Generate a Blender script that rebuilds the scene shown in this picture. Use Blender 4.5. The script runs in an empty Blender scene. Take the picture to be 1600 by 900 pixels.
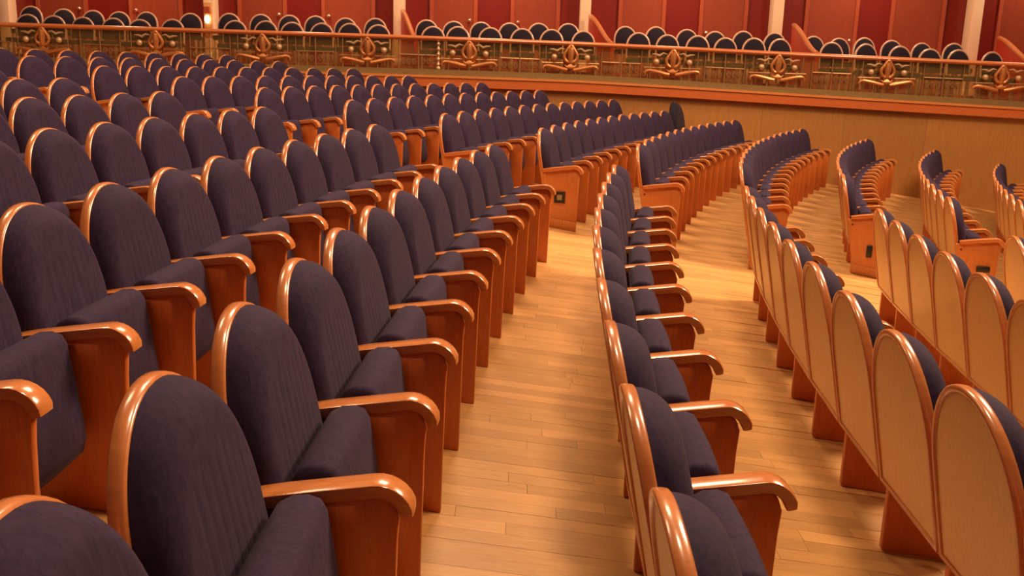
import bpy, math, random
from mathutils import Vector, Matrix
random.seed(7)
PI = math.pi
scn = bpy.context.scene
COL = scn.collection

# ------------------------------------------------------------------ camera
CAM_H = 1.4958
cam_d = bpy.data.cameras.new('camera')
cam = bpy.data.objects.new('camera', cam_d)
COL.objects.link(cam)
cam_d.sensor_width = 36.0
cam_d.lens = 1509.0 / 1600.0 * 36.0
cam_d.clip_start = 0.05
cam_d.clip_end = 100
PITCH, ROLL = 0.2281, 0.0301
cam.matrix_world = Matrix.Translation((0, 0, CAM_H)) @ Matrix.Rotation(PI / 2 - PITCH, 4, 'X') @ Matrix.Rotation(ROLL, 4, 'Z')
scn.camera = cam

# ------------------------------------------------------------------ light
vs = scn.view_settings
vs.view_transform = 'Standard'
vs.look = 'None'
vs.gamma = 1.0
vs.use_curve_mapping = False
vs.exposure = 0.0
world = bpy.data.worlds.new('world')
scn.world = world
world.use_nodes = True
bg = world.node_tree.nodes['Background']
bg.inputs[0].default_value = (1.0, 0.50, 0.30, 1)
bg.inputs[1].default_value = 0.10


def area(name, loc, size, power, color, target=None, size_y=None):
    d = bpy.data.lights.new(name, 'AREA')
    d.energy = power
    d.color = color
    d.size = size
    if size_y:
        d.shape = 'RECTANGLE'
        d.size_y = size_y
    o = bpy.data.objects.new(name, d)
    COL.objects.link(o)
    o.location = loc
    if target is None:
        target = (loc[0], loc[1], 0)
    v = Vector(target) - Vector(loc)
    o.rotation_euler = v.to_track_quat('-Z', 'Y').to_euler()
    return o


WARM = (1.0, 0.68, 0.42)
area('hall_light_stage_side', (8.5, 9.5, 8.5), 3.0, 1900, WARM, (1.0, 5, 0))
area('hall_light_centre', (0.5, 12.0, 9.5), 3.0, 800, WARM, (0, 8, 0))
area('hall_light_rear', (-5.0, 7.0, 8.5), 2.5, 420, WARM)
area('hall_light_over_aisle', (1.5, 3.5, 8.5), 1.2, 420, WARM)

for lx in (-7.4, -3.9, -0.5, 2.9, 6.4, 9.6):
    area('box_downlight', (lx, 17.7, 4.1), 0.5, 44, (1.0, 0.70, 0.45), (lx, 18.3, 1.2))

# ------------------------------------------------------------------ plan of the hall
CX, CY = 31.1418, 1.7018            # centre of the seat arcs (towards the stage)
RA, DR = 31.8246, 0.9249             # radius of the square-plate row, row spacing
PITCH_S = 0.55                      # seat spacing along a row
ROWS = list(range(-7, 6))
RZ = dict(zip(ROWS, [0.584, 0.514, 0.437, 0.358, 0.282, 0.197, 0.102, 0.0, -0.101, -0.206, -0.332, -0.481, -0.649]))
S0 = {-5: (6.91, 0), -4: (5.923, 1), -3: (4.583, 3), -2: (3.192, 5), -1: (1.34, 8), 0: (-0.023, 10), 1: (-0.263, 10), 2: (0.679, 8), 3: (2.284, 5), 4: (4.941, 0)}
S1 = {-7: 10.244 - 2 * .55, -6: 8.854, -5: 8.574, -4: 8.32, -3: 8.067, -2: 7.838, -1: 7.696, 0: 7.576, 1: 7.321, 2: 6.895,
      3: 7.993 - .55, 4: 7.138, 5: 9.133 - 3 * .55}
FOOT = 0.435                        # front foot of a seat panel, ahead of the back's top
WALL_Y = 15.85


def radius(row):
    return RA - row * DR


_nodes = sorted((radius(k) - FOOT, RZ[k]) for k in ROWS)


def dip(x, y):                      # the lower rows fall gently towards the side wall
    r = math.hypot(x - CX, y - CY)
    k = min(1.0, max(0.0, (RA + 1.6 * DR - r) / (2.6 * DR)))
    return -0.011 * k * max(0.0, y - 9.5)


def zf(x, y):
    return zf_radial(x, y) + dip(x, y)


def zf_radial(x, y):
    r = math.hypot(x - CX, y - CY)
    n = _nodes
    if r <= n[0][0]:
        return n[0][1] + (r - n[0][0]) * 0.18
    if r >= n[-1][0]:
        return n[-1][1] + (r - n[-1][0]) * 0.075
    for (a, za), (b, zb) in zip(n, n[1:]):
        if a <= r <= b:
            return za + (zb - za) * (r - a) / (b - a)


def slope(row):
    a = RZ.get(row - 1, RZ[row] + .07)
    b = RZ.get(row + 1, RZ[row] - .17)
    return (a - b) / (2 * DR)


# ------------------------------------------------------------------ materials
def mat(name, base, rough=0.5, var=None, scale=(1, 1, 1), detail=4, coat=0.0, metallic=0.0, sheen=0.0, bump=0.0, rnd=0.0,
        emit=None, spec=0.5, island=0.0, wscale=6.0, distort=1.5):
    m = bpy.data.materials.new(name)
    m.use_nodes = True
    nt = m.node_tree
    N, L = nt.nodes, nt.links
    b = N['Principled BSDF']
    b.inputs['Roughness'].default_value = rough
    b.inputs['Metallic'].default_value = metallic
    b.inputs['Coat Weight'].default_value = coat
    b.inputs['Coat Roughness'].default_value = 0.12
    b.inputs['Specular IOR Level'].default_value = spec
    if sheen:
        b.inputs['Sheen Weight'].default_value = sheen
        b.inputs['Sheen Roughness'].default_value = 0.45
        b.inputs['Sheen Tint'].default_value = (1.0, 0.75, 0.75, 1)
    tc = N.new('ShaderNodeTexCoord')
    mp = N.new('ShaderNodeMapping')
    mp.inputs['Scale'].default_value = scale
    L.new(tc.outputs['Object'], mp.inputs['Vector'])
    oi = N.new('ShaderNodeObjectInfo')
    off = N.new('ShaderNodeVectorMath')
    off.operation = 'MULTIPLY_ADD'
    cmb = N.new('ShaderNodeCombineXYZ')
    for i in range(3):
        L.new(oi.outputs['Random'], cmb.inputs[i])
    L.new(cmb.outputs[0], off.inputs[0])
    off.inputs[1].default_value = (37, 23, 51)
    L.new(mp.outputs[0], off.inputs[2])
    nz = N.new('ShaderNodeTexNoise')
    nz.inputs['Scale'].default_value = wscale
    nz.inputs['Detail'].default_value = detail
    nz.inputs['Distortion'].default_value = distort
    L.new(off.outputs[0], nz.inputs['Vector'])
    mix = N.new('ShaderNodeMix')
    mix.data_type = 'RGBA'
    ramp = N.new('ShaderNodeValToRGB')
    ramp.color_ramp.elements[0].position = 0.32
    ramp.color_ramp.elements[1].position = 0.68
    L.new(nz.outputs['Fac'], ramp.inputs[0])
    L.new(ramp.outputs[0], mix.inputs[0])
    var = var or base
    mix.inputs[6].default_value = (*base, 1)
    mix.inputs[7].default_value = (*var, 1)
    out = mix.outputs[2]
    if rnd or island:
        hsv = N.new('ShaderNodeHueSaturation')
        mr = N.new('ShaderNodeMapRange')
        amt = rnd or island
        mr.inputs[3].default_value = 1 - amt
        mr.inputs[4].default_value = 1 + amt
        if island:
            ge = N.new('ShaderNodeNewGeometry')
            L.new(ge.outputs['Random Per Island'], mr.inputs[0])
        else:
            L.new(oi.outputs['Random'], mr.inputs[0])
        L.new(mr.outputs[0], hsv.inputs['Value'])
        L.new(out, hsv.inputs['Color'])
        out = hsv.outputs[0]
    L.new(out, b.inputs['Base Color'])
    if bump:
        bp = N.new('ShaderNodeBump')
        bp.inputs['Strength'].default_value = bump
        bp.inputs['Distance'].default_value = 0.004
        L.new(nz.outputs['Fac'], bp.inputs['Height'])
        L.new(bp.outputs[0], b.inputs['Normal'])
    if emit:
        b.inputs['Emission Color'].default_value = (*emit[0], 1)
        b.inputs['Emission Strength'].default_value = emit[1]
    return m


M = {}
M['rim'] = mat('varnished_cherry_rim', (0.59, 0.205, 0.058), 0.28, (0.50, 0.155, 0.04), (1, 1, 6), coat=0.5)
M['veneer'] = mat('tan_veneer', (0.70, 0.40, 0.135), 0.38, (0.61, 0.33, 0.102), (14, 14, 1.2), coat=0.15, rnd=0.04)
M['panel'] = mat('red_cherry_panel', (0.60, 0.158, 0.032), 0.36, (0.51, 0.122, 0.024), (10, 10, 1.2), coat=0.25, rnd=0.05)
M['arm'] = mat('varnished_cherry_arm', (0.61, 0.22, 0.062), 0.24, (0.52, 0.165, 0.042), (1.2, 10, 10), coat=0.6)
M['endpanel'] = mat('orange_cherry_end_panel', (0.60, 0.21, 0.05), 0.36, (0.52, 0.165, 0.038), (10, 10, 1.2), coat=0.2)
M['velvet'] = mat('navy_velvet', (0.023, 0.0135, 0.037), 0.85, (0.038, 0.0215, 0.051), (9, 9, 2.5), sheen=0.04, bump=0.15, spec=0.15, wscale=5, rnd=0.05)
M['darkvelvet'] = mat('black_navy_velvet', (0.016, 0.012, 0.022), 0.85, (0.022, 0.016, 0.028), (9, 9, 2.5), sheen=0.1, bump=0.15, spec=0.15, wscale=5)
M['plank'] = mat('oak_plank', (0.72, 0.40, 0.145), 0.36, (0.60, 0.305, 0.098), (1.1, 16, 4), coat=0.1, rnd=0.16)
M['plankj'] = mat('oak_plank_field', (0.72, 0.40, 0.145), 0.36, (0.60, 0.305, 0.098), (1.1, 16, 4), coat=0.1, island=0.16)
M['subfloor'] = mat('brown_subfloor', (0.26, 0.125, 0.045), 0.8)
M['wallwood'] = mat('oak_wall_panel', (0.43, 0.192, 0.05), 0.5, (0.36, 0.15, 0.036), (9, 9, 0.7), rnd=0.10)
M['ledge'] = mat('orange_cherry_ledge', (0.60, 0.155, 0.04), 0.35, (0.52, 0.12, 0.03), (0.8, 8, 8), coat=0.2)
M['ledgetop'] = mat('pale_cherry_ledge_edge', (0.72, 0.27, 0.085), 0.32, (0.62, 0.21, 0.06), (0.8, 8, 8), coat=0.3)
M['stone'] = mat('green_beige_kerb', (0.25, 0.165, 0.062), 0.4, (0.19, 0.12, 0.042), (3, 3, 8))
M['rail'] = mat('cherry_handrail', (0.68, 0.22, 0.075), 0.3, (0.58, 0.17, 0.055), (0.8, 8, 8), coat=0.3)
M['gold'] = mat('copper_gilt', (0.62, 0.25, 0.085), 0.35, (0.48, 0.175, 0.055), (6, 6, 6), metallic=0.45)
M['brass'] = mat('dull_brass', (0.42, 0.245, 0.105), 0.4, (0.33, 0.18, 0.07), (6, 6, 6), metallic=0.5)
M['pearl'] = mat('pale_gilt', (0.66, 0.44, 0.25), 0.35, (0.55, 0.34, 0.18), (6, 6, 6), metallic=0.3)
M['redwall'] = mat('dark_red_lacquer', (0.21, 0.008, 0.0025), 0.4, (0.18, 0.0065, 0.0025), (2, 2, 0.7), coat=0.2)
M['reddoor'] = mat('brick_red_door', (0.31, 0.05, 0.018), 0.4, (0.28, 0.041, 0.015), (2, 2, 0.7), coat=0.2, rnd=0.08)
M['redstile'] = mat('rose_red_stile', (0.42, 0.085, 0.038), 0.3, (0.38, 0.07, 0.03), (2, 2, 0.7), coat=0.2)
M['redpart'] = mat('red_partition', (0.55, 0.045, 0.018), 0.4, (0.48, 0.038, 0.014), (2, 2, 2), coat=0.05)
M['cream'] = mat('cream_plaster_column', (0.95, 0.68, 0.45), 0.6, (0.93, 0.64, 0.40), (3, 3, 0.6))
M['chairrim'] = mat('pale_wood_hoop', (0.72, 0.40, 0.28), 0.35, (0.64, 0.34, 0.22), (4, 4, 4), coat=0.2)
M['chairpad'] = mat('black_navy_fabric', (0.020, 0.014, 0.022), 0.9, (0.027, 0.019, 0.03), (9, 9, 9), sheen=0.03, spec=0.1)
M['black'] = mat('black_metal', (0.012, 0.010, 0.009), 0.45, (0.02, 0.016, 0.014))
M['plate'] = mat('grey_beige_lens', (0.36, 0.27, 0.15), 0.4, (0.3, 0.22, 0.12))
M['steel'] = mat('worn_steel', (0.5, 0.42, 0.34), 0.3, (0.4, 0.33, 0.26), metallic=0.8)
M['knob'] = mat('bright_brass_knob', (0.95, 0.75, 0.5), 0.12, (0.9, 0.68, 0.42), metallic=0.9)
M['lampglass'] = mat('lit_lamp_glass', (1.0, 0.9, 0.7), 0.4, emit=((1.0, 0.80, 0.45), 9.0))
M['sconce'] = mat('gilt_sconce_plate', (0.72, 0.33, 0.11), 0.4, (0.66, 0.28, 0.09), metallic=0.2)


def glass_mat():
    m = bpy.data.materials.new('green_tinted_glass')
    m.use_nodes = True
    nt = m.node_tree
    N, L = nt.nodes, nt.links
    N.remove(N['Principled BSDF'])
    out = N['Material Output']
    t = N.new('ShaderNodeBsdfTransparent')
    t.inputs[0].default_value = (0.86, 0.80, 0.58, 1)
    d = N.new('ShaderNodeBsdfDiffuse')
    d.inputs[0].default_value = (0.40, 0.27, 0.10, 1)
    g = N.new('ShaderNodeBsdfGlossy')
    g.inputs['Roughness'].default_value = 0.05
    g.inputs[0].default_value = (0.9, 0.9, 0.8, 1)
    nz = N.new('ShaderNodeTexNoise')
    nz.inputs['Scale'].default_value = 2.5
    mr = N.new('ShaderNodeMapRange')
    mr.inputs[3].default_value = 0.10
    mr.inputs[4].default_value = 0.24
    L.new(nz.outputs['Fac'], mr.inputs[0])
    m1 = N.new('ShaderNodeMixShader')
    L.new(mr.outputs[0], m1.inputs[0])
    L.new(t.outputs[0], m1.inputs[1])
    L.new(d.outputs[0], m1.inputs[2])
    m2 = N.new('ShaderNodeMixShader')
    m2.inputs[0].default_value = 0.05
    L.new(m1.outputs[0], m2.inputs[1])
    L.new(g.outputs[0], m2.inputs[2])
    L.new(m2.outputs[0], out.inputs[0])
    return m


M['glass'] = glass_mat()


# ------------------------------------------------------------------ mesh helpers
class MB:
    def __init__(self):
        self.v, self.f = [], []

    def add(self, vs, fs):
        o = len(self.v)
        self.v += [tuple(p) for p in vs]
        self.f += [tuple(i + o for i in f) for f in fs]
        return self

    def hexa(self, c):   # 8 corners: bottom 0-3 ccw, top 4-7
        return self.add(c, [(3, 2, 1, 0), (4, 5, 6, 7), (0, 1, 5, 4), (1, 2, 6, 5), (2, 3, 7, 6), (3, 0, 4, 7)])

    def box(self, x0, x1, y0, y1, z0, z1):
        return self.hexa([(x0, y0, z0), (x1, y0, z0), (x1, y1, z0), (x0, y1, z0), (x0, y0, z1), (x1, y0, z1), (x1, y1, z1), (x0, y1, z1)])

    def prism(self, poly, fn):   # poly of 2D points extruded: fn(p, k) -> 3D, k = 0 / 1
        n = len(poly)
        vs = [fn(p, 0) for p in poly] + [fn(p, 1) for p in poly]
        return self.add(vs, [tuple(range(n - 1, -1, -1)), tuple(range(n, 2 * n))] + [(i, (i + 1) % n, n + (i + 1) % n, n + i) for i in range(n)])

    def rings(self, rings, closed=False, caps=True):
        n = len(rings[0])
        o = []
        for r in rings:
            o += r
        fs = []
        m = len(rings)
        for k in range(m if closed else m - 1):
            a, b = k * n, ((k + 1) % m) * n
            for i in range(n):
                j = (i + 1) % n
                fs.append((a + i, a + j, b + j, b + i))
        if caps and not closed:
            fs.append(tuple(range(n - 1, -1, -1)))
            fs.append(tuple((m - 1) * n + i for i in range(n)))
        return self.add(o, fs)

    def tube(self, path, rad, n=8, closed=False):
        pts = [Vector(p) for p in path]
        rs = rad if isinstance(rad, (list, tuple)) else [rad] * len(pts)
        rings = []
        m = len(pts)
        ref = Vector((0, 1, 0))
        for k, p in enumerate(pts):
            a = pts[(k - 1) % m] if (closed or k > 0) else p
            b = pts[(k + 1) % m] if (closed or k < m - 1) else p
            t = (b - a).normalized()
            u = ref - t * ref.dot(t)
            if u.length < 0.05:
                u = Vector((1, 0, 0)) - t * t.x
            u.normalize()
            w = t.cross(u)
            rings.append([tuple(p + (u * math.cos(2 * PI * i / n) + w * math.sin(2 * PI * i / n)) * rs[k]) for i in range(n)])
        return self.rings(rings, closed)

    def lathe(self, prof, c=(0, 0, 0), n=10):   # prof: list of (r, z)
        return self.rings([[(c[0] + r * math.cos(2 * PI * i / n), c[1] + r * math.sin(2 * PI * i / n), c[2] + z) for i in range(n)] for r, z in prof])

    def ball(self, c, r, n=10, sq=(1, 1, 1)):
        m = 7
        return self.rings([[(c[0] + sq[0] * r * math.sin(PI * (k + .02) / (m - 1 + .04)) * math.cos(2 * PI * i / n),
                             c[1] + sq[1] * r * math.sin(PI * (k + .02) / (m - 1 + .04)) * math.sin(2 * PI * i / n),
                             c[2] - sq[2] * r * math.cos(PI * (k + .02) / (m - 1 + .04))) for i in range(n)] for k in range(m)])

    def mesh(self, name, m, smooth=False, angle=40):
        me = bpy.data.meshes.new(name)
        me.from_pydata(self.v, [], self.f)
        me.update()
        me.materials.append(m)
        if smooth:
            me.polygons.foreach_set('use_smooth', [True] * len(me.polygons))
            try:
                me.set_sharp_from_angle(angle=math.radians(angle))
            except Exception:
                pass
        return me


def fix(me):
    import bmesh
    bm = bmesh.new()
    bm.from_mesh(me)
    bmesh.ops.remove_doubles(bm, verts=bm.verts, dist=1e-5)
    bmesh.ops.recalc_face_normals(bm, faces=bm.faces)
    bm.to_mesh(me)
    bm.free()
    return me


def bevel(me, w, seg=2):
    import bmesh
    bm = bmesh.new()
    bm.from_mesh(me)
    bmesh.ops.recalc_face_normals(bm, faces=bm.faces)
    es = [e for e in bm.edges if len(e.link_faces) == 2 and e.calc_face_angle() > 0.5]
    bmesh.ops.bevel(bm, geom=es, offset=w, segments=seg, affect='EDGES', profile=0.5)
    bm.to_mesh(me)
    bm.free()
    me.polygons.foreach_set('use_smooth', [True] * len(me.polygons))
    me.set_sharp_from_angle(angle=math.radians(50))
    return me


def obj(name, me, parent=None, loc=None, rot=None):
    o = bpy.data.objects.new(name, me)
    COL.objects.link(o)
    if parent:
        o.parent = parent
    if loc:
        o.location = loc
    if rot:
        o.rotation_euler = rot
    return o


def tag(o, label=None, cat=None, group=None, kind=None):
    for k, v in (('label', label), ('category', cat), ('group', group), ('kind', kind)):
        if v:
            o[k] = v
    return o


def empty(name, loc, rz=0):
    o = bpy.data.objects.new(name, None)
    o.empty_display_size = 0.1
    COL.objects.link(o)
    o.location = loc
    o.rotation_euler = (0, 0, rz)
    return o


# ------------------------------------------------------------------ floor of oak planks
def build_floor():
    X0, X1, Y0, Y1 = -10.5, 10.5, -1.0, WALL_Y
    nx, ny = 84, 34
    b = MB()
    vs = [(X0 + (X1 - X0) * i / nx, Y0 + (Y1 - Y0) * j / ny) for j in range(ny + 1) for i in range(nx + 1)]
    vs = [(x, y, zf(x, y) - 0.018) for x, y in vs]
    b.add(vs, [(j * (nx + 1) + i, j * (nx + 1) + i + 1, (j + 1) * (nx + 1) + i + 1, (j + 1) * (nx + 1) + i) for j in range(ny) for i in range(nx)])
    fl = tag(obj('floor', b.mesh('floor', M['subfloor'], True)), 'sloping oak plank floor between the curved rows of seats', 'floor', None, 'structure')
    W, G = 0.082, 0.0006
    rest = MB()
    near = []
    k = 0
    y = Y0
    while y < Y1 - 0.01:
        y1 = min(y + W, Y1)
        x = X0 - random.random()
        while x < X1:
            L = random.uniform(0.55, 1.35)
            xa, xb = max(x, X0), min(x + L, X1)
            x += L
            if xb - xa < 0.05:
                continue
            ya, yb = y + G, y1 - G
            xa2, xb2 = xa + G, xb - G
            jit = random.uniform(-0.0004, 0.0004)
            cs = [(xa2, ya), (xb2, ya), (xb2, yb), (xa2, yb)]
            top = [(px, py, zf(px, py) + jit) for px, py in cs]
            bot = [(px, py, pz - 0.016) for px, py, pz in top]
            xm = (xa + xb) / 2
            if 1.75 < y < 5.9 and -0.75 < xm < 0.70 * y + 0.9 and len(near) < 300:
                near.append(bot + top)
            else:
                rest.hexa(bot + top)
        y = y1
    for c in near:
        o = Vector(c[4])
        q = MB().hexa([tuple(Vector(p) - o) for p in c])
        obj('plank', q.mesh('plank', M['plank']), fl, tuple(o))
    r = obj('plank_field', rest.mesh('plank_field', M['plankj']), fl)
    r['kind'] = 'stuff'


build_floor()


# ------------------------------------------------------------------ side wall under the boxes
def lerp(tab, x):
    if x <= tab[0][0]:
        return tab[0][1]
    for (a, za), (b, zb) in zip(tab, tab[1:]):
        if x <= b:
            return za + (zb - za) * (x - a) / (b - a)
    return tab[-1][1]


RAIL = [(-10.5, 1.876), (-1.9, 1.863), (1.05, 1.84), (4.08, 1.782), (7.2, 1.734), (10.5, 1.68)]
LEDGE = [(-10.5, 1.285), (-1, 1.28), (0.92, 1.27), (2.62, 1.222), (5.36, 1.132), (8.1, 1.052), (10.5, 0.98)]


def ledge_z(x):
    return lerp(LEDGE, x)


def rail_z(x):
    return lerp(RAIL, x)


def strip(y0, y1, zlo, zhi, n=42, xa=-10.5, xb=10.5):
    b = MB()
    rings = []
    for i in range(n + 1):
        x = xa + (xb - xa) * i / n
        rings.append([(x, y0, zlo(x)), (x, y1, zlo(x)), (x, y1, zhi(x)), (x, y0, zhi(x))])
    return b.rings(rings)


TH = 0.175
w = strip(WALL_Y, WALL_Y + 0.12, lambda x: zf(x, WALL_Y) - 0.3, lambda x: ledge_z(x) - TH - 0.01)
wall = tag(obj('wall_left', fix(w.mesh('wall_left', M['subfloor']))), 'wood panelled side wall below the boxes', 'wall', None, 'structure')
PW = 1.335
for i in range(-8, 8):
    xa, xb = 7.95 + i * PW - 8 * 0 - PW * 0, 7.95 + (i + 1) * PW
    if xa > 10.4 or xb < -10.4:
        continue
    xa, xb = max(xa, -10.5) + 0.0012, min(xb, 10.5) - 0.0012
    q = MB()
    rings = []
    for k in range(4):
        x = xa + (xb - xa) * k / 3
        zl, zh = zf(x, WALL_Y) - 0.03, ledge_z(x) - TH
        rings.append([(x, WALL_Y - 0.018, zl), (x, WALL_Y, zl), (x, WALL_Y, zh), (x, WALL_Y - 0.018, zh)])
    q.rings(rings)
    obj('wall_panel', fix(q.mesh('wall_panel', M['wallwood'])), wall)
# the boards further left
for i in range(-15, -8):
    xa, xb = 7.95 + i * PW, 7.95 + (i + 1) * PW
    if xb < -10.4:
        continue
    xa, xb = max(xa, -10.5) + 0.003, xb - 0.003
    q = MB()
    rings = []
    for k in range(4):
        x = xa + (xb - xa) * k / 3
        zl, zh = zf(x, WALL_Y) - 0.03, ledge_z(x) - TH
        rings.append([(x, WALL_Y - 0.018, zl), (x, WALL_Y, zl), (x, WALL_Y, zh), (x, WALL_Y - 0.018, zh)])
    q.rings(rings)
    obj('wall_panel', fix(q.mesh('wall_panel', M['wallwood'])), wall)

lg = strip(WALL_Y - 0.10, WALL_Y + 0.2, lambda x: ledge_z(x) - TH, lambda x: ledge_z(x) - 0.035)
ledge = tag(obj('trim_1', fix(lg.mesh('trim_1', M['ledge']))), 'orange wooden ledge running under the gilt balustrade', 'ledge', None, 'structure')
obj('ledge_edge', fix(strip(WALL_Y - 0.115, WALL_Y + 0.2, lambda x: ledge_z(x) - 0.035, lambda x: ledge_z(x)).mesh('ledge_edge', M['ledgetop'])), ledge)
obj('kerb', fix(strip(WALL_Y + 0.0, WALL_Y + 0.2, lambda x: ledge_z(x), lambda x: ledge_z(x) + 0.09).mesh('kerb', M['stone'])), ledge)

# box floor and back wall
BACK_Y = 18.75
bf = strip(WALL_Y + 0.2, WALL_Y + 1.25, lambda x: ledge_z(x) - 0.2, lambda x: ledge_z(x) - 0.02)
boxfloor = tag(obj('floor_boxes', fix(bf.mesh('floor_boxes', M['redpart']))), 'stepped floor of the boxes behind the balustrade', 'floor', None, 'structure')
obj('step', fix(strip(WALL_Y + 1.25, BACK_Y, lambda x: ledge_z(x) - 0.2, lambda x: ledge_z(x) + 0.12).mesh('step', M['redpart'])), boxfloor)
bw = MB().box(-11, 11, BACK_Y, BACK_Y + 0.15, 0.7, 4.4)
wall2 = tag(obj('wall_boxes', bw.mesh('wall_boxes', M['redwall'])), 'dark red lacquered wall behind the boxes', 'wall', None, 'structure')

COLX = [-9.53, -5.74, -2.24, 1.2, 4.74, 8.39]
doors = [(-9.05, -8.09, 1), (-7.31, -6.31, -1), (-5.28, -4.36, 1), (-3.71, -2.71, -1), (-1.69, -0.8, 1), (-0.18, 0.74, -1), (1.83, 2.71, 1),
         (3.34, 4.24, -1), (5.3, 6.3, 1), (6.89, 7.91, -1), (8.89, 9.75, 1)]
for n, (xa, xb, side) in enumerate(doors):
    zb = ledge_z((xa + xb) / 2) + 0.12
    d = MB()
    d.box(xa + 0.07, xb - 0.07, BACK_Y - 0.025, BACK_Y, zb, 3.5)
    dd = tag(obj('door_%d' % (n + 1), d.mesh('door', M['reddoor'])), 'brick red door in the wall behind the boxes', 'door', 'red doors behind the boxes', 'structure')
    for sx in (xa, xb - 0.07):
        obj('door_stile', MB().box(sx, sx + 0.07, BACK_Y - 0.045, BACK_Y, zb, 3.58).mesh('door_stile', M['redstile']), dd)
    obj('door_head', MB().box(xa + 0.07, xb - 0.07, BACK_Y - 0.045, BACK_Y, 3.5, 3.58).mesh('door_head', M['redstile']), dd)
    kx = xb - 0.14 if side > 0 else xa + 0.14
    kb = MB().ball((kx, BACK_Y - 0.07, zb + 0.86), 0.035)
    kb.tube([(kx, BACK_Y - 0.02, zb + 0.86), (kx, BACK_Y - 0.06, zb + 0.86)], 0.014)
    obj('door_knob', fix(kb.mesh('door_knob', M['knob'], True)), dd)

ORD = ['first', 'second', 'third', 'fourth', 'fifth', 'sixth', 'seventh', 'eighth', 'ninth', 'tenth', 'eleventh', 'twelfth',
       'thirteenth', 'fourteenth', 'fifteenth', 'sixteenth', 'seventeenth', 'eighteenth']
collab = ['plain cream column, first behind the lamp column', 'cream column carrying the small lit lamp',
          'cream column, first past the lamp column', 'cream column, second past the lamp column', 'cream column, third past the lamp column',
          'cream column, fourth past the lamp column']
for x, lb in zip(COLX, collab):
    c = empty('column', (x, BACK_Y - 0.2, ledge_z(x) + 0.12))
    tag(c, lb, 'column', 'cream columns between the boxes')
    s = MB().box(-0.098, 0.098, -0.1, 0.2, 0.12, 3.1)
    obj('shaft', bevel(s.mesh('shaft', M['cream']), 0.012), c)
    obj('base', bevel(MB().box(-0.13, 0.13, -0.13, 0.2, 0, 0.12).mesh('base', M['cream']), 0.01), c)
sc = empty('wall_lamp', (COLX[1] - 0.015, BACK_Y - 0.3, 1.93))
tag(sc, 'small lit lamp with gilt plate fixed on the cream column', 'lamp')
obj('back_plate', bevel(MB().box(-0.075, 0.075, -0.02, 0.0, -0.12, 0.5).mesh('back_plate', M['sconce']), 0.006), sc)
obj('lamp_glass', fix(MB().ball((0, -0.06, 0.2), 0.06, 12, (0.8, 0.7, 1.25)).mesh('lamp_glass', M['lampglass'], True)), sc)
obj('cap', MB().box(-0.05, 0.05, -0.09, -0.02, 0.30, 0.42).mesh('cap', M['redstile']), sc)

# curved red partitions between boxes
parts = [(-2.15, 2.36, -1.69, 1.93), (1.28, 2.37, 1.52, 1.94), (5.0, 2.32, 4.86, 1.89), (8.77, 2.2, 8.45, 1.8)]
for i, (xa, za, xb, zb_) in enumerate(parts):
    A_, B_ = Vector((xa, 18.3, 0)), Vector((xb, 16.25, 0))
    n = 14
    top = []
    for k in range(n + 1):
        t = k / n
        s_ = t * t * (3 - 2 * t)
        top.append((t, za + (zb_ - 0.10 - za) * (0.55 * s_ + 0.45 * t)))
    z0 = ledge_z(xb) + 0.0
    poly = [(0, z0 + 0.13), (0.498, z0 + 0.13), (0.5, z0 - 0.015), (1, z0 - 0.015)] + top[::-1]
    d_ = (B_ - A_)
    nrm = Vector((-d_.y, d_.x, 0)).normalized() * 0.03

    def pf(p, k, A_=A_, d_=d_, nrm=nrm):
        q = A_ + d_ * p[0] + nrm * (1 if k else -1)
        return (q.x, q.y, p[1])
    pt = empty('partition', tuple(A_ + Vector((0, 0, z0))))
    tag(pt, 'curved red partition beside the cream column, %s past the lamp column' % ORD[i], 'partition', 'curved red partitions')
    off = -Vector(pt.location)
    me = fix(MB().prism(poly, pf).mesh('panel', M['redpart']))
    o = obj('panel', me, pt, tuple(off))
    cap = MB()
    cap.tube([tuple(A_ + d_ * t + Vector((0, 0, z + 0.01))) for t, z in top], 0.042, 8)
    obj('cap_rail', cap.mesh('cap_rail', M['rail'], True), pt, tuple(off))

# ------------------------------------------------------------------ balustrade
BY = WALL_Y + 0.10
bal = empty('balustrade', (0, BY, ledge_z(0) + 0.11))
tag(bal, 'glazed balustrade with cherry handrail and gilt scroll ornaments', 'balustrade')
boff = -Vector(bal.location)
n = 42
rings = []
for i in range(n + 1):
    x = -10.5 + 21 * i / n
    z = rail_z(x)
    rings.append([(x, BY + 0.055 * math.cos(2 * PI * k / 12), z - 0.004 + 0.036 * math.sin(2 * PI * k / 12)) for k in range(12)])
obj('handrail', fix(MB().rings(rings).mesh('handrail', M['rail'], True)), bal, tuple(boff))
ORN = [-9.3, -7.64, -5.82, -4.11, -2.43, -0.8, 0.83, 2.47, 4.16, 5.92, 7.76, 9.55]
posts = [(a + b) / 2 for a, b in zip(ORN, ORN[1:])]
edges = [-10.5] + posts + [10.5]
for a, b in zip(edges, edges[1:]):
    g = MB()
    a2, b2 = a + 0.012, b - 0.012
    g.hexa([(a2, BY + 0.03, ledge_z(a2) + 0.088), (b2, BY + 0.03, ledge_z(b2) + 0.088), (b2, BY + 0.036, ledge_z(b2) + 0.088), (a2, BY + 0.036, ledge_z(a2) + 0.088),
            (a2, BY + 0.03, rail_z(a2) - 0.03), (b2, BY + 0.03, rail_z(b2) - 0.03), (b2, BY + 0.036, rail_z(b2) - 0.03), (a2, BY + 0.036, rail_z(a2) - 0.03)])
    obj('glass_pane', g.mesh('glass_pane', M['glass']), bal, tuple(boff))
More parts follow.
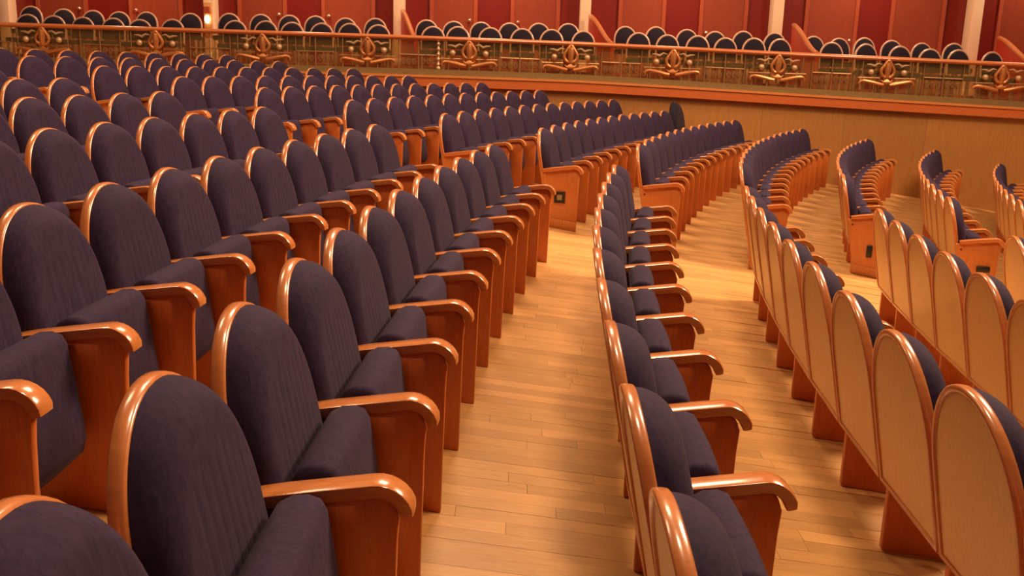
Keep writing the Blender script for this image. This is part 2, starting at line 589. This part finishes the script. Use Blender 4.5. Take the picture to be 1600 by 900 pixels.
for i, x in enumerate(posts):
    zl, zh = ledge_z(x) + 0.088, rail_z(x) - 0.03
    H = zh - zl
    turned = i == 4
    if turned:
        prof = [(0.03, 0), (0.04, 0.02), (0.03, 0.05)]
        for k in range(5):
            z = 0.08 + (H - 0.14) * k / 4
            prof += [(0.016, z - 0.03), (0.034, z), (0.016, z + 0.03)]
        prof += [(0.035, H)]
        p = MB().lathe(prof, (x + 0.32, BY, zl))
        obj('turned_post', fix(p.mesh('turned_post', M['pearl'], True)), bal, tuple(boff))
    p = MB().lathe([(0.012, 0), (0.012, H)], (x, BY, zl), 8)
    obj('post', fix(p.mesh('post', M['brass'], True)), bal, tuple(boff))
    for s in (-1, 1):
        q = MB()
        xx = x + s * 0.32
        q.lathe([(0.008, 0), (0.008, rail_z(xx) - ledge_z(xx) - 0.118)], (xx, BY + 0.012, ledge_z(xx) + 0.088), 6)
        obj('baluster', fix(q.mesh('baluster', M['brass'], True)), bal, tuple(boff))
    zz = rail_z(x) - 0.27
    obj('cross_bar', MB().tube([(x - 0.31, BY + 0.012, rail_z(x - .31) - 0.27), (x, BY + 0.012, zz), (x + 0.31, BY + 0.012, rail_z(x + .31) - 0.27)], 0.011, 6).mesh('cross_bar', M['brass'], True), bal, tuple(boff))
    for s in (-1, 1):          # small scroll work in the lower field
        for kk in range(3):
            cxx, czz = x + s * (0.07 + 0.09 * kk), zz - 0.10 + 0.0 * kk
            pth = []
            for t in range(13):
                a = t / 12 * 3.6 * PI * s
                r = 0.040 * (1 - t / 15)
                pth.append((cxx + r * math.cos(a), BY + 0.01, czz + r * math.sin(a) * 1.5))
            obj('scroll', MB().tube(pth, 0.0065, 5).mesh('scroll', M['brass'], True), bal, tuple(boff))


def ornament_meshes():
    # centre of the medallion = origin, faces -Y
    m = {}
    b = MB()
    out, n = [], 26
    for k in range(n):
        a = 2 * PI * k / n
        r = 0.105 + 0.0 * a
        x = r * math.sin(a)
        z = -r * math.cos(a) * 0.95
        if z > 0.02:
            x *= 1 - 0.55 * ((z - 0.02) / 0.08) ** 1.3 if z < 0.1 else 0.45
            z = z + 0.07 * (z / 0.1) ** 2
        out.append((x, -0.01, z))
    b.tube(out, 0.026, 8, True)
    m['medallion_ring'] = fix(b.mesh('medallion_ring', M['gold'], True))
    b = MB().tube([(0, -0.012, -0.10), (0, -0.016, -0.03), (0, -0.02, 0.05), (0, -0.016, 0.13)], [0.036, 0.044, 0.056, 0.044], 8)
    m['medallion_stem'] = b.mesh('medallion_stem', M['gold'], True)
    b = MB().prism([(-0.10, -0.13), (-0.06, -0.20), (0.06, -0.20), (0.10, -0.13), (0.055, -0.155), (0, -0.11), (-0.055, -0.155)], lambda p, k: (p[0], -0.03 if k else 0.0, p[1]))
    m['crown'] = bevel(fix(b.mesh('crown', M['gold'])), 0.008, 1)
    for s in (-1, 1):
        pth = [(s * 0.05, -0.012, -0.215), (s * 0.12, -0.014, -0.205), (s * 0.20, -0.014, -0.185), (s * 0.30, -0.012, -0.165), (s * 0.37, -0.012, -0.155),
               (s * 0.415, -0.012, -0.165), (s * 0.44, -0.012, -0.195), (s * 0.43, -0.012, -0.225)]
        m['garland_%d' % s] = fix(MB().tube(pth, [0.026, 0.030, 0.030, 0.028, 0.026, 0.022, 0.019, 0.013], 8).mesh('garland', M['gold'], True))
        m['ball_%d' % s] = fix(MB().ball((s * 0.265, -0.012, -0.02), 0.048, 12).mesh('ball', M['pearl'], True))
        pth = [(s * (0.10 + 0.06 * t), -0.008, 0.105 + 0.02 * math.sin(t * 2.2) - 0.004 * t) for t in range(5)]
        m['ribbon_%d' % s] = MB().tube(pth, [0.007, 0.015, 0.02, 0.015, 0.008], 7).mesh('ribbon', M['pearl'], True)
        m['bracket_%d' % s] = MB().tube([(s * 0.12, -0.004, -0.11), (s * 0.265, -0.004, -0.11), (s * 0.46, -0.004, -0.11)], 0.010, 6).mesh('bracket', M['brass'], True)
        m['upright_%d' % s] = MB().tube([(s * 0.40, -0.002, 0.15), (s * 0.40, -0.002, -0.30)], 0.008, 6).mesh('upright', M['brass'], True)
        m['foot_%d' % s] = MB().tube([(s * 0.16, -0.004, -0.21), (s * 0.16, -0.004, -0.33)], 0.008, 6).mesh('foot', M['brass'], True)
    return m


OM = ornament_meshes()
for x in ORN:
    zc = rail_z(x) - 0.20
    root = obj('medallion', OM['medallion_ring'], bal, (x + boff.x, BY - 0.02 + boff.y, zc + boff.z))
    for k, me in OM.items():
        if k != 'medallion_ring':
            obj(k.split('_-')[0].split('_1')[0], me, root)


# ------------------------------------------------------------------ chairs in the boxes
def loge_chair_meshes():
    r = {}
    W, ZT, ZS = 0.19, 0.86, 0.42

    def hoop(t):
        a = PI * t
        x = -W * math.cos(a)
        z = 0.62 + (ZT - 0.62) * math.sin(a) ** 0.9
        return x, z
    path = [(-W, ZS)] + [hoop(k / 18) for k in range(19)] + [(W, ZS)]
    r['back_hoop'] = fix(MB().tube([(x, 0.16 + (z - ZS) * 0.14, z) for x, z in path], 0.019, 8).mesh('back_hoop', M['chairrim'], True))
    poly = [(-W + .012, ZS + .06)] + [(hoop(k / 18)[0] * 0.93, hoop(k / 18)[1] - 0.012) for k in range(19)] + [(W - .012, ZS + .06)]
    r['back_pad'] = bevel(fix(MB().prism(poly, lambda p, k: (p[0], 0.14 + (p[1] - ZS) * 0.14 + (0.02 if k else -0.02), p[1])).mesh('back_pad', M['chairpad'])), 0.008, 1)
    r['seat'] = bevel(MB().box(-0.20, 0.20, -0.24, 0.17, ZS - 0.05, ZS + 0.03).mesh('seat', M['chairpad']), 0.02)
    for i, (x, y) in enumerate(((-.17, -.2), (.17, -.2), (-.17, .14), (.17, .14))):
        r['leg_%d' % i] = MB().rings([[(x + sx * 0.013, y + sy * 0.013 + (0.03 if y > 0 else 0), 0) for sx, sy in ((-1, -1), (1, -1), (1, 1), (-1, 1))],
                                      [(x + sx * 0.018, y + sy * 0.018, ZS - 0.05) for sx, sy in ((-1, -1), (1, -1), (1, 1), (-1, 1))]]).mesh('leg', M['chairrim'])
    return r


LM = loge_chair_meshes()
FRONT = [(-8.25, 2.07), (-7.81, 2.06), (-7.34, 2.05), (-6.82, 2.05), (-6.36, 2.04), (-5.83, 2.06), (-4.77, 2.07), (-4.26, 2.08), (-3.81, 2.07),
         (-3.32, 2.07), (-2.85, 2.08), (-2.35, 2.07), (-1.44, 2.07), (-1.01, 2.08), (-0.49, 2.08), (0.05, 2.08), (0.54, 2.08), (1.09, 2.07),
         (2.0, 2.07), (2.5, 2.05), (2.99, 2.05), (3.47, 2.03), (3.94, 2.04), (4.4, 2.04), (5.25, 2.01), (5.85, 2.0), (6.41, 1.98), (6.91, 1.95),
         (7.4, 1.95), (7.98, 1.93)]
BACK = [(-8.62, 2.24), (-8.04, 2.21), (-7.53, 2.2), (-7.07, 2.19), (-6.6, 2.2), (-5.8, 2.2), (-5.12, 2.22), (-4.56, 2.22), (-4.07, 2.22),
         (-3.59, 2.22), (-3.07, 2.2), (-2.55, 2.21), (-1.62, 2.21), (-1.15, 2.2), (-0.67, 2.2), (-0.16, 2.2), (0.35, 2.21), (0.86, 2.22), (1.89, 2.2),
         (2.43, 2.21), (2.97, 2.18), (3.46, 2.16), (3.96, 2.18), (4.5, 2.17), (5.22, 2.13), (5.67, 2.11), (6.11, 2.13), (6.59, 2.1), (7.14, 2.07),
         (7.68, 2.08)]
BOXN = ['box behind lamp column', 'first box past lamp column', 'second box past lamp column', 'third box past lamp column',
        'fourth box past lamp column', 'fifth box past lamp column']
for rowname, lst, Y in (('front', FRONT, 16.55), ('back', BACK, 17.45)):
    cnt = {}
    for x, zt in lst:
        px = x * (1.0 if rowname == 'front' else 1.0)
        edges_ = [c * (16.75 if rowname == 'front' else 17.65) / 18.4 + 0.10 for c in COLX]
        bi = max(0, sum(1 for e in edges_ if x > e) - 1)
        cnt[bi] = cnt.get(bi, 0) + 1
        zb = ledge_z(x) - 0.02 if rowname == 'front' else ledge_z(x) + 0.12
        e = empty('box_chair', (px, Y, zb), random.uniform(-0.05, 0.12))
        sc_ = (zt - zb) / 0.875
        tag(e, 'dark hoop-backed chair, %s row, %s, %s from its rear end' % (rowname, BOXN[bi], ORD[cnt[bi] - 1]), 'chair', 'dark hoop-backed chairs in the boxes')
        for k, me in LM.items():
            o = obj(k.split('_')[0] if k.startswith('leg') else k, me, e)
            o.scale = (1, 1, sc_)


# ------------------------------------------------------------------ theatre seats
LEAN, ZT, NE = 0.195, 0.918, 2.08
HW, ZN, ZB = 0.268, 0.598, 0.30


def lean(z):
    return LEAN * (ZT - z)


def arch(inset=0.0, n=28, zb=ZB):
    hw, zt = HW - inset, ZT - inset
    pts = [(-hw, zb), (-hw, (zb + ZN) / 2)]
    for k in range(n + 1):
        a = PI * k / n
        c, s_ = math.cos(a), math.sin(a)
        pts.append((-hw * math.copysign(abs(c) ** (2 / NE), c), ZN + (zt - ZN) * max(0.0, s_) ** (2 / NE)))
    pts += [(hw, (zb + ZN) / 2), (hw, zb)]
    return pts


def seat_meshes():
    m = {}
    # rim: closed loop swept with a rounded section
    path = arch()
    cz = 0.5
    inn = arch(0.024, zb=ZB + 0.024)
    rings = []
    K = 10
    for (y0, z0), (y1, z1) in zip(path, inn):
        ring = []
        for k in range(K):
            a = 2 * PI * k / K
            u = 0.5 + 0.5 * (abs(math.cos(a)) ** 0.6) * (1 if math.cos(a) > 0 else -1)
            d = 0.017 + 0.017 * (abs(math.sin(a)) ** 0.6) * (1 if math.sin(a) > 0 else -1)
            y, z = y0 + (y1 - y0) * u, z0 + (z1 - z0) * u
            ring.append((lean(z) + d, y, z))
        rings.append(ring)
    m['back_rim'] = fix(MB().rings(rings, closed=True).mesh('back_rim', M['rim'], True, 60))
    poly = arch(0.020, zb=ZB + 0.020)
    m['back_panel'] = fix(MB().prism(poly, lambda p, k: (lean(p[1]) + (0.026 if k else 0.007), p[0], p[1])).mesh('back_panel', M['veneer']))
    # back cushion
    zb, zt, hw = 0.36, ZT - 0.007, HW - 0.010
    NY, NZ = 84, 26
    vs, fs = [], []
    for j in range(NZ + 1):
        t = j / NZ
        t = 1 - (1 - t) ** 1.7
        z = zb + (zt - zb) * t
        w = hw if z <= ZN else hw * max(0.0, 1 - ((z - ZN) / (zt - ZN)) ** NE) ** (1 / NE)
        for i in range(NY + 1):
            q = 2 * i / NY - 1
            s = 0.65 * q + 0.35 * math.sin(PI / 2 * q)
            y = w * s
            # distance to the arch edge
            if z > ZN:
                q = (abs(y / hw) ** NE + ((z - ZN) / (zt - ZN)) ** NE) ** (1 / NE)
                e = (1 - q) * 0.27
            else:
                e = hw - abs(y)
            e = max(0.0, min(e, z - zb + 0.03))
            rr = 0.06
            prof = math.sqrt(max(0.0, 1 - (1 - min(e / rr, 1)) ** 2))
            d = 0.024 + 0.080 * prof + 0.008 * (1 - (y / hw) ** 2)
            if e > 0.05 and z < ZN + 0.17:
                for gy in (-0.126, -0.084, -0.042, 0.0, 0.042, 0.084, 0.126):
                    d -= 0.0016 * math.exp(-((y - gy) / 0.006) ** 2)
            vs.append((lean(z) + d, y, z))
    for j in range(NZ):
        for i in range(NY):
            a = j * (NY + 1) + i
            fs.append((a, a + 1, a + NY + 2, a + NY + 1))
    fs.append(tuple(range(NY, -1, -1)))
    m['back_cushion'] = fix(MB().add(vs, fs).mesh('back_cushion', M['velvet'], True, 80))
    # tipped-up seat cushion: rounded section swept across
    sec = [(0.215, 0.40), (0.200, 0.50), (0.193, 0.560), (0.205, 0.583), (0.234, 0.600), (0.268, 0.603), (0.294, 0.594), (0.308, 0.570), (0.315, 0.52), (0.325, 0.46),
           (0.332, 0.40), (0.342, 0.34), (0.346, 0.28), (0.335, 0.235), (0.30, 0.215), (0.26, 0.218), (0.238, 0.25), (0.228, 0.32)]
    cxs, czs = 0.262, 0.41
    rings = []
    HWs, r = 0.218, 0.030
    for k in range(7):
        a = PI / 2 * k / 6
        yy = -(HWs - r) - r * math.cos(a)
        ins = r * (1 - math.sin(a))
        rings.append((yy, ins))
    full = rings + [(-0.1, 0), (0, 0), (0.1, 0)] + [(-y, i) for y, i in rings[::-1]]
    R = []
    for yy, ins in full:
        bulge = 0.006 * (1 - (yy / HWs) ** 2)
        ring = []
        for x, z in sec:
            v = Vector((x - cxs, z - czs))
            L = v.length
            # inset measured separately across the thickness and the height
            fx = 1 - ins / 0.075
            fz = 1 - ins / 0.19
            ring.append((cxs + v.x * fx + (bulge if v.x > 0 else 0), yy, czs + v.y * fz + (bulge * 0.6 if v.y > 0.1 else 0)))
        R.append(ring)
    m['seat_cushion'] = fix(MB().rings(R).mesh('seat_cushion', M['velvet'], True, 80))
    # armrest: bent plank with rounded section
    ctr = [(0.112, 0.551), (0.20, 0.563), (0.30, 0.577), (0.395, 0.590)]
    for k in range(1, 8):
        a = -0.13 + (PI / 2 * 0.92 + 0.13) * k / 7
        ctr.append((0.404 + 0.068 * math.sin(a), 0.591 - 0.068 * (1 - math.cos(a))))
    rings = []
    for k, (x, z) in enumerate(ctr):
        a = ctr[max(0, k - 1)]
        b = ctr[min(len(ctr) - 1, k + 1)]
        t = Vector((b[0] - a[0], b[1] - a[1])).normalized()
        nx, nz = -t.y, t.x
        hwid = 0.036 if 0 < k < len(ctr) - 1 else 0.033
        ht = 0.0175 if 0 < k < len(ctr) - 1 else 0.014
        ring = []
        for q in range(12):
            aa = 2 * PI * q / 12
            cy = hwid * (abs(math.cos(aa)) ** 0.32) * (1 if math.cos(aa) > 0 else -1)
            cn = ht * (abs(math.sin(aa)) ** 0.32) * (1 if math.sin(aa) > 0 else -1)
            ring.append((x + nx * cn, cy, z + nz * cn))
        rings.append(ring)
    m['armrest'] = fix(MB().rings(rings).mesh('armrest', M['arm'], True, 45))
    return m


SM = seat_meshes()


def panel_mesh(sl, end=False):
    th = 0.015
    rear = [(0.080, 0.537), (0.098, 0.45), (0.124, 0.32), (0.150, 0.18)] if end else [(0.125, 0.537), (0.160, 0.45), (0.155, 0.32)]
    poly = [(0.155, sl * 0.28), (FOOT, 0.0), (0.446, 0.45), (0.451, 0.520), (0.438, 0.555), (0.405, 0.576)] + rear
    me = fix(MB().prism(poly, lambda p, k: (p[0], th if k else -th, p[1])).mesh('side_panel', M['endpanel'] if end else M['panel']))
    return bevel(me, 0.004, 1)


PM = {k: panel_mesh(slope(k)) for k in ROWS}
PE = {k: panel_mesh(slope(k), True) for k in ROWS}


def plinth_mesh(sl):
    poly = [(0.154, sl * 0.28), (FOOT + 0.003, 0.0), (FOOT + 0.003, 0.085), (0.154, 0.085 + sl * 0.28)]
    return bevel(fix(MB().prism(poly, lambda p, k: (p[0], -0.022 if k else -0.013, p[1])).mesh('plinth', M['endpanel'])), 0.003, 1)


PL = {k: plinth_mesh(slope(k)) for k in ROWS}


def cam_px(p):
    x, y, z = p[0], p[1], p[2] - CAM_H
    c, s = math.cos(PITCH), math.sin(PITCH)
    dep = y * c - z * s
    up = y * s + z * c
    if dep < 0.15:
        return None
    u, v = 1509.0 * x / dep, -1509.0 * up / dep
    cr, sr = math.cos(ROLL), math.sin(ROLL)
    return 800 + cr * u - sr * v, 450 + sr * u + cr * v


def in_view(R, a, z, mx=260, my=200):
    for off in (0.0, 0.25, 0.48):
        for ds in (-0.28, 0.28):
            for h in (0.0, 0.6, 0.92):
                aa = a + ds / R
                p = (CX - (R - off) * math.cos(aa), CY + (R - off) * math.sin(aa), z + h)
                q = cam_px(p)
                if q and -mx < q[0] < 1600 + mx and -my < q[1] < 900 + my:
                    return True
    return False


def row_phrase(k):
    if k == 0:
        return 'square-plate row'
    if k < 0:
        return '%s row behind square-plate row' % ORD[-k - 1]
    return '%s row before square-plate row' % ORD[k - 1]


NSEAT = 0


def place_seat(row, s, label, group, near_end=False, name='theatre_seat'):
    global NSEAT
    R = radius(row)
    a = s / R
    z = RZ[row]
    e = empty(name, (CX - R * math.cos(a), CY + R * math.sin(a), z + dip(CX - (R - 0.3) * math.cos(a), CY + (R - 0.3) * math.sin(a))), -a)
    tag(e, label, 'seat', group)
    rim = None
    for k in ('back_rim', 'back_panel', 'back_cushion', 'seat_cushion'):
        obj(k, SM[k], e)
    h = PITCH_S / 2
    obj('armrest', SM['armrest'], e, (0, h, 0))
    obj('side_panel', PM[row], e, (0, h, 0))
    if near_end:
        obj('armrest', SM['armrest'], e, (0, -h, 0))
        p = obj('side_panel', PE[row], e, (0, -h, 0))
        obj('plinth', PL[row], p)
    NSEAT += 1
    return e


plates = {}
for row in ROWS:
    R = radius(row)
    if row in S0:
        s0, last = S0[row]
        j, n = last, 0
        while True:
            s = s0 + j * PITCH_S
            a = s / R
            y = CY + R * math.sin(a)
            if y < 0.75:
                break
            if in_view(R, a, RZ[row]):
                place_seat(row, s, 'navy seat away from the wooden wall, %s, %s from aisle' % (row_phrase(row), ORD[n]), 'navy seats across the aisle from the wooden wall')
            j -= 1
            n += 1
    s = S1[row]
    n = 0
    while True:
        a = s / R
        y = CY + R * math.sin(a)
        if y > 15.58 or (row == 0 and n > 11):
            break
        if in_view(R, a, RZ[row]):
            e = place_seat(row, s, 'navy seat by the wooden wall, %s, %s from aisle' % (row_phrase(row), ORD[n]), 'navy seats between the aisle and the wooden wall', near_end=(n == 0))
            if n == 0:
                plates[row] = e
        s += PITCH_S
        n += 1
print('seats', NSEAT)

# fittings on the aisle end panels
h = -PITCH_S / 2 - 0.015
p = [c for c in plates[0].children if c.name.startswith('side_panel')][-1]
fr = MB()
x0, x1, z0, z1 = 0.224, 0.326, 0.258, 0.362
t = 0.026
hp = h + PITCH_S / 2
fr.box(x0, x1, hp - 0.012, hp + 0.002, z0, z0 + t).box(x0, x1, hp - 0.012, hp + 0.002, z1 - t, z1)
fr.box(x0, x0 + t, hp - 0.012, hp + 0.002, z0 + t, z1 - t).box(x1 - t, x1, hp - 0.012, hp + 0.002, z0 + t, z1 - t)
o = obj('plate_frame', fr.mesh('plate_frame', M['black']), p)
o['label'] = 'black frame of the square plate'
o = obj('plate_lens', MB().box(x0 + t, x1 - t, hp - 0.008, hp + 0.002, z0 + t, z1 - t).mesh('plate_lens', M['plate']), p)
for row, (ox, oz, w_, h_) in {3: (0.30, 0.25, 0.05, 0.11), 4: (0.33, 0.325, 0.11, 0.05)}.items():
    p = [c for c in plates[row].children if c.name.startswith('side_panel')][-1]
    o = obj('aisle_lamp', bevel(MB().box(ox - w_ / 2, ox + w_ / 2, hp - 0.02, hp + 0.002, oz - h_ / 2, oz + h_ / 2).mesh('aisle_lamp', M['black']), 0.004, 1), p)
    o['label'] = 'small black aisle lamp'
for row in (1, 3, 4):
    p = [c for c in plates[row].children if c.name.startswith('side_panel')][-1]
    obj('screw', fix(MB().ball((0.13, hp, 0.49), 0.008, 8).mesh('screw', M['black'], True)), p)


# the taller dark seat at the wall end of the square-plate row
tall = place_seat(0, 7.576 + 12 * PITCH_S, 'taller dark seat ending the square-plate row at the wooden wall', None)
for c in tall.children:
    base = c.name.split('.')[0]
    if base in ('back_rim', 'back_panel', 'back_cushion'):
        me = c.data.copy()
        me.materials[0] = M['darkvelvet']
        c.data = me
        c.scale = (1.0, 1.06, 1.13)
